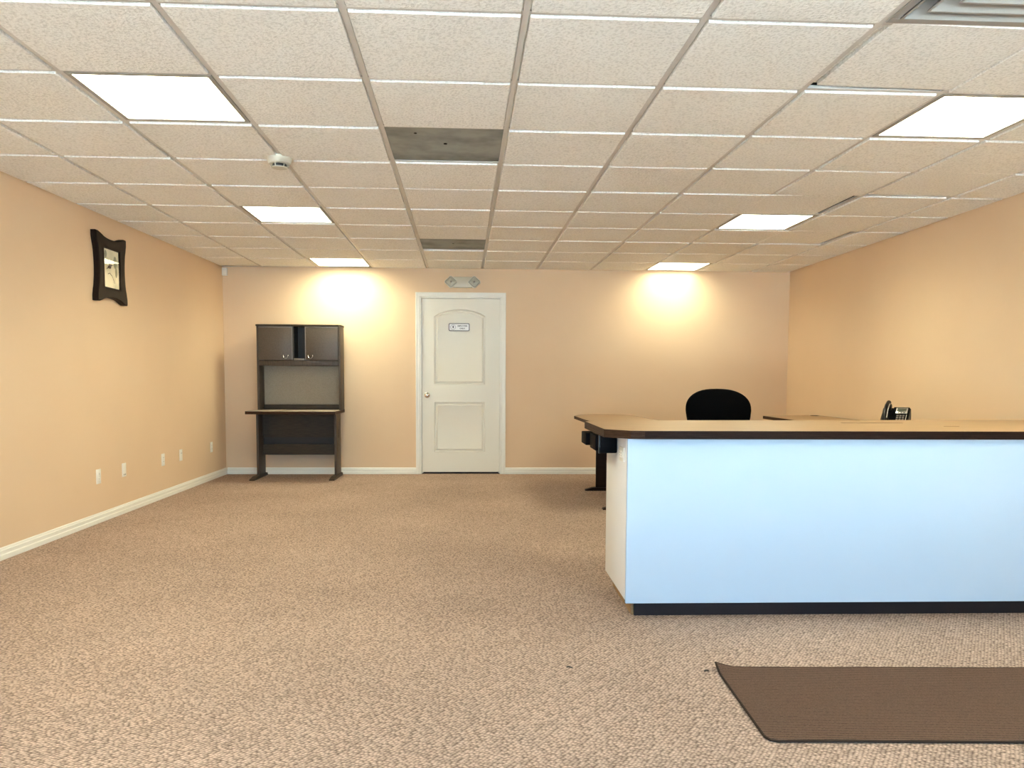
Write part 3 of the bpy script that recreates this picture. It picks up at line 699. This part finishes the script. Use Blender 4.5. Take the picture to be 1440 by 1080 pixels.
# ================================================================== DESKS BEHIND THE COUNTER
t = thing('wing_desk', (1.35, 7.6, 0), 'wooden desk wing with a rounded end behind the left end of the counter', 'desk')
def smooth_pts(P, n=6):
    out = []
    for i in range(len(P) - 1):
        p0, p1, p2, p3 = Vector(P[max(i - 1, 0)]), Vector(P[i]), Vector(P[i + 1]), Vector(P[min(i + 2, len(P) - 1)])
        for k in range(n):
            s = k / n; out.append(tuple(.5 * ((2 * p1) + (p2 - p0) * s + (2 * p0 - 5 * p1 + 4 * p2 - p3) * s * s + (3 * p1 - p0 - 3 * p2 + p3) * s ** 3)))
    return out + [tuple(P[-1])]
curve = smooth_pts([(2.75, 7.18), (2.3, 7.2), (1.95, 7.26), (1.78, 7.42), (1.725, 7.65), (1.70, 8.02), (1.66, 8.38), (1.555, 8.60), (1.38, 8.69), (1.20, 8.645), (1.09, 8.50), (1.012, 8.284)])
outline = curve + [(1.03, 7.50), (1.055, 7.20), (1.06, 6.62), (2.75, 6.62)]
bm = NB(); prism(bm, inset(outline, .0035), .722, .75, .001); wt = obj('desktop', bm, M_wood, t)
cl = outline + [outline[0]]
ar = sum(cl[i][0] * cl[i + 1][1] - cl[i + 1][0] * cl[i][1] for i in range(len(cl) - 1))
band('edge_band', cl if ar > 0 else cl[::-1], .721, .7505, M_edgel, wt, ribs=False)
for yy, x0, x1 in ((7.90, 1.195, 1.60), (6.75, 1.195, 1.60)):
    lg = box('leg_panel', x0, x1, yy - .013, yy + .013, .03, .721, M_edge, t, .002)
    bm = NB(); prism(bm, [(x0 - .11, 0), (x1 + .11, 0), (x1 + .11, .012), (x1 + .03, .034), (x0 - .03, .034), (x0 - .11, .012)], -.03, .03)
    for v in bm.verts: v.co = Vector((v.co.x, yy + v.co.z, v.co.y))
    obj('foot', bm, M_edge, lg, smooth=False)
box('modesty_panel', 1.39, 1.41, 6.764, 7.886, .30, .721, M_edge, t)
lg = box('leg_panel', 2.70, 2.726, 6.68, 7.12, .0, .721, M_edge, t, .002)

t = thing('side_desk', (3.36, 6.9, 0), 'wooden desk along the right wall behind the counter, under the phone', 'desk')
so = [(3.03, 5.45), (XR - .02, 5.45), (XR - .02, 8.36), (3.035, 8.20)]
bm = NB(); prism(bm, inset(so, .0035), .732, .76, .001); st = obj('desktop', bm, M_wood, t)
band('edge_band', so + [so[0]], .731, .7605, M_edgel, st, ribs=False)
for yy in (5.6, 8.0): box('leg_panel', 3.12, XR - .03, yy - .013, yy + .013, 0, .731, M_edge, t, .002)
box('modesty_panel', XR - .10, XR - .08, 5.614, 7.986, .3, .731, M_edge, t)
bm = NB(); lathe(bm, [(.045, .7595), (.045, .763), (.036, .764), (.034, .7615)], (3.62, 8.26, 0), n=28); gr = obj('cable_grommet', bm, M_black, st)

# ================================================================== OFFICE CHAIR
t = thing('office_chair', (1.955, 5.98, 0), 'black upholstered office chair behind the counter', 'chair')
bm = NB(); N1, N2 = 36, 20        # rounded backrest, a thick cushion with a soft edge
bw, zb, zt = .268, .60, 1.075
def outl(a):
    c, s = math.cos(a), math.sin(a); e = 2 / 2.4
    x = bw * (abs(c) ** e) * (1 if c > 0 else -1); z = (abs(s) ** e) * (1 if s > 0 else -1)
    zz = .90 + (z * (zt - .90) if z > 0 else z * (.90 - zb)); x *= (1 - .10 * max(0, .90 - zz) / (.90 - zb)) * 1.0
    return x, zz
rings = []
for f_, y in ((.90, .0), (.985, .012), (1, .03), (1, .05), (.985, .068), (.90, .080)):
    ring = []
    for i in range(48):
        x, z = outl(2 * math.pi * i / 48); x *= f_; z = .88 + (z - .88) * f_
        ring.append(bm.verts.new((x, .27 + y - .10 * (x / bw) ** 2 * .35 + .05 * ((z - .62) / .45), z)))
    rings.append(ring)
for a, b in zip(rings, rings[1:]):
    for i in range(48): bm.faces.new((a[i], a[(i + 1) % 48], b[(i + 1) % 48], b[i]))
bm.faces.new(rings[0]); bm.faces.new(rings[-1])
obj('backrest', bm, M_fabric, t, False)
bm = NB(); bx(bm, -.25, .25, -.25, .24, .43, .52, .04, 4); obj('seat', bm, M_fabric, t, False)
bm = NB(); tube(bm, [(0, .05, .405), (0, .22, .40), (0, .345, .44), (0, .375, .60), (0, .40, .78)], .018, 10); obj('back_bar', bm, M_blackm, t, False)
bm = NB(); cyl(bm, (0, 0, .11), (0, 0, .30), .026); cyl(bm, (0, 0, .30), (0, 0, .41), .018); bx(bm, -.09, .09, -.08, .10, .395, .429, .01); obj('gas_column', bm, M_blackm, t, False)
for sx in (-1, 1):
    bm = NB(); tube(bm, [(sx * .20, .02, .425), (sx * .29, .02, .43), (sx * .30, .02, .50), (sx * .30, .02, .66)], .014, 8)
    a_ = obj('armrest', bm, M_blackm, t, False); bm = NB(); bx(bm, sx * .30 - .035, sx * .30 + .035, -.12, .13, .66, .69, .012, 3); obj('arm_pad', bm, M_blackm, a_, False)
for k in range(5):
    a = 2 * math.pi * k / 5 + .3; d = Vector((math.cos(a), math.sin(a), 0))
    bm = NB(); cyl(bm, d * .02 + Vector((0, 0, .115)), d * .29 + Vector((0, 0, .078)), .024, .015, 10); lg = obj('leg', bm, M_blackm, t, False)
    bm = NB(); p = d * .29; q = Vector((-d.y, d.x, 0))
    for s in (-1, 1): cyl(bm, p + q * s * .006 + Vector((0, 0, .028)), p + q * s * .024 + Vector((0, 0, .028)), .027, n=16)
    cyl(bm, p + Vector((0, 0, .03)), p + Vector((0, 0, .078)), .007, n=8); obj('caster', bm, M_black, lg, False)

# ================================================================== PHONE
t = thing('desk_phone', (3.44, 6.30, .7606), 'black desk phone with handset on the left, seen over the counter top', 'phone', None, (0, 0, math.radians(-40)))
ANG = math.radians(47)      # the sloping face leans back
def face_pt(u, v, d=0):      # u across, v up the face, d off the face
    return Vector((u, -.055 + v * math.cos(ANG) - d * math.sin(ANG), .03 + v * math.sin(ANG) + d * math.cos(ANG)))
def fbox(bm, u0, u1, v0, v1, d0, d1, bev=0):
    n0 = set(bm.verts); bx(bm, u0, u1, v0, v1, d0, d1, bev)
    for v in set(bm.verts) - n0: v.co = face_pt(v.co.x, v.co.y, v.co.z)
bm = NB(); prism(bm, [(-.09, 0), (.07, 0), (.09, .03), (.09, .10), (.075, .158), (.062, .158), (-.055, .03), (-.09, .022)], -.105, .105, .004)
for v in bm.verts: v.co = Vector((v.co.z, v.co.x, v.co.y))
obj('base', bm, M_black, t, False)
bm = NB(); fbox(bm, -.022, .098, -.005, .178, 0, .010, .003); fp = obj('face_plate', bm, M_blackm, t, False)
bm = NB(); fbox(bm, .0, .088, .108, .166, .0095, .014, .002); sc = obj('screen_bezel', bm, M_silver, fp, False)
bm = NB(); fbox(bm, .010, .078, .126, .160, .0142, .0155); obj('screen', bm, M_screen, sc, False)
for k in range(3):
    bm = NB(); fbox(bm, .014 + k * .022, .028 + k * .022, .112, .119, .0142, .017, .001); obj('soft_key', bm, M_black, sc, False)
for r in range(4):
    for c_ in range(3):
        bm = NB(); fbox(bm, .012 + c_ * .022, .028 + c_ * .022, .014 + r * .021, .028 + r * .021, .0098, .0135, .002); obj('key', bm, M_trimgrey if r else M_black, fp, False)
bm = NB(); fbox(bm, .083, .088, .01, .095, .0098, .013, .001); obj('light_strip', bm, M_silver, fp, False)
bm = NB()
for v in (.0, .15): fbox(bm, -.092, -.036, v - .012, v + .045, .0, .040, .012)
pts = [face_pt(-.064, v, .030 + .034 * math.sin(math.pi * (v + .02) / .23)) for v in [-.02 + .23 * i / 12 for i in range(13)]]
tube(bm, pts, .019, 12); hs = obj('handset', bm, M_black, t, False)
bm = NB(); tube(bm, [face_pt(-.046, v, .040 + .032 * math.sin(math.pi * (v + .02) / .23)) for v in [.02 + .15 * i / 8 for i in range(9)]], .004, 8); obj('trim_strip', bm, M_silver, hs, False)
bm = NB(); pts = [(-.075 - .03 * math.sin(i * .1) + .006 * math.cos(i * 1.3), -.06 - i * .0015, .012 + .006 * math.sin(i * 1.3)) for i in range(60)]
tube(bm, pts, .002, 5); obj('coiled_cord', bm, M_black, t, False)

# ================================================================== ENTRANCE MAT
def mat_thing():
    P = [(.945, 3.000), (3.05, 2.935), (3.02, 2.30), (.922, 2.372)]
    ob = thing('entrance_mat', (.945, 2.65, 0), 'dark brown ribbed entrance mat with a curled corner in front of the counter', 'mat')
    nx, ny = 60, 20; bm = NB(); up_, lo = [], []
    for j in range(ny + 1):
        for i in range(nx + 1):
            s, u = i / nx, j / ny
            a = Vector(P[3]).lerp(Vector(P[2]), s); b = Vector(P[0]).lerp(Vector(P[1]), s); q = a.lerp(b, u)
            rc = ((1 - s) * 2.1 / .16) ** 2
            d = math.hypot(s * 2.1, (1 - u) * .63); z = .020 * max(0, 1 - d / .09) ** 1.6 + .001 * math.sin(q.x * 9) * math.sin(q.y * 7) * .5
            r_ = .035   # round off the near left corner
            dx, dy = s * 2.1, u * .63
            if dx < r_ and dy < r_:
                k = math.hypot(r_ - dx, r_ - dy)
                if k > r_:
                    q = q + Vector((r_ - dx, r_ - dy)) * (1 - r_ / k)
            up_.append(bm.verts.new((q.x, q.y, z + .0085))); lo.append(bm.verts.new((q.x, q.y, max(z, 0) + .0012)))
    W = nx + 1
    for j in range(ny):
        for i in range(nx):
            k = j * W + i; bm.faces.new((up_[k], up_[k + 1], up_[k + W + 1], up_[k + W])); bm.faces.new((lo[k], lo[k + W], lo[k + W + 1], lo[k + 1]))
    rim = [j for j in range(W)] + [j * W + nx for j in range(1, ny + 1)] + [ny * W + i for i in range(nx - 1, -1, -1)] + [j * W for j in range(ny - 1, 0, -1)]
    for a, b in zip(rim, rim[1:] + rim[:1]): bm.faces.new((up_[a], lo[a], lo[b], up_[b]))
    pile = obj('pile', bm, M_mat, ob)
    # binding strip round the rim
    bm = NB(); e = []
    me = pile.data; L_ = [me.vertices[i * 2].co + Vector((0, 0, -.003)) for i in rim]
    tube(bm, L_ + [L_[0]], .0045, 6); obj('edge_binding', bm, M_matedge, ob, False)
mat_thing()

# ================================================================== SMALL THINGS ON THE CARPET
for (x, y, a, L), lb in zip(((.36, 3.02, -.35, .024), (.90, 2.97, .2, .017)), ('tiny dark scrap on the open carpet left of the mat', 'tiny dark scrap on the carpet by the corner of the mat')):
    bm = NB(); tube(bm, [(-L / 2, 0, .004), (-L / 6, .002, .006), (L / 6, -.001, .006), (L / 2, .001, .004)], .003, 6)
    o = obj('scrap', bm, M_slot); o.location = (x, y, 0); o.rotation_euler = (0, 0, a); tag(o, lb, 'litter', 'dark scraps on the carpet')
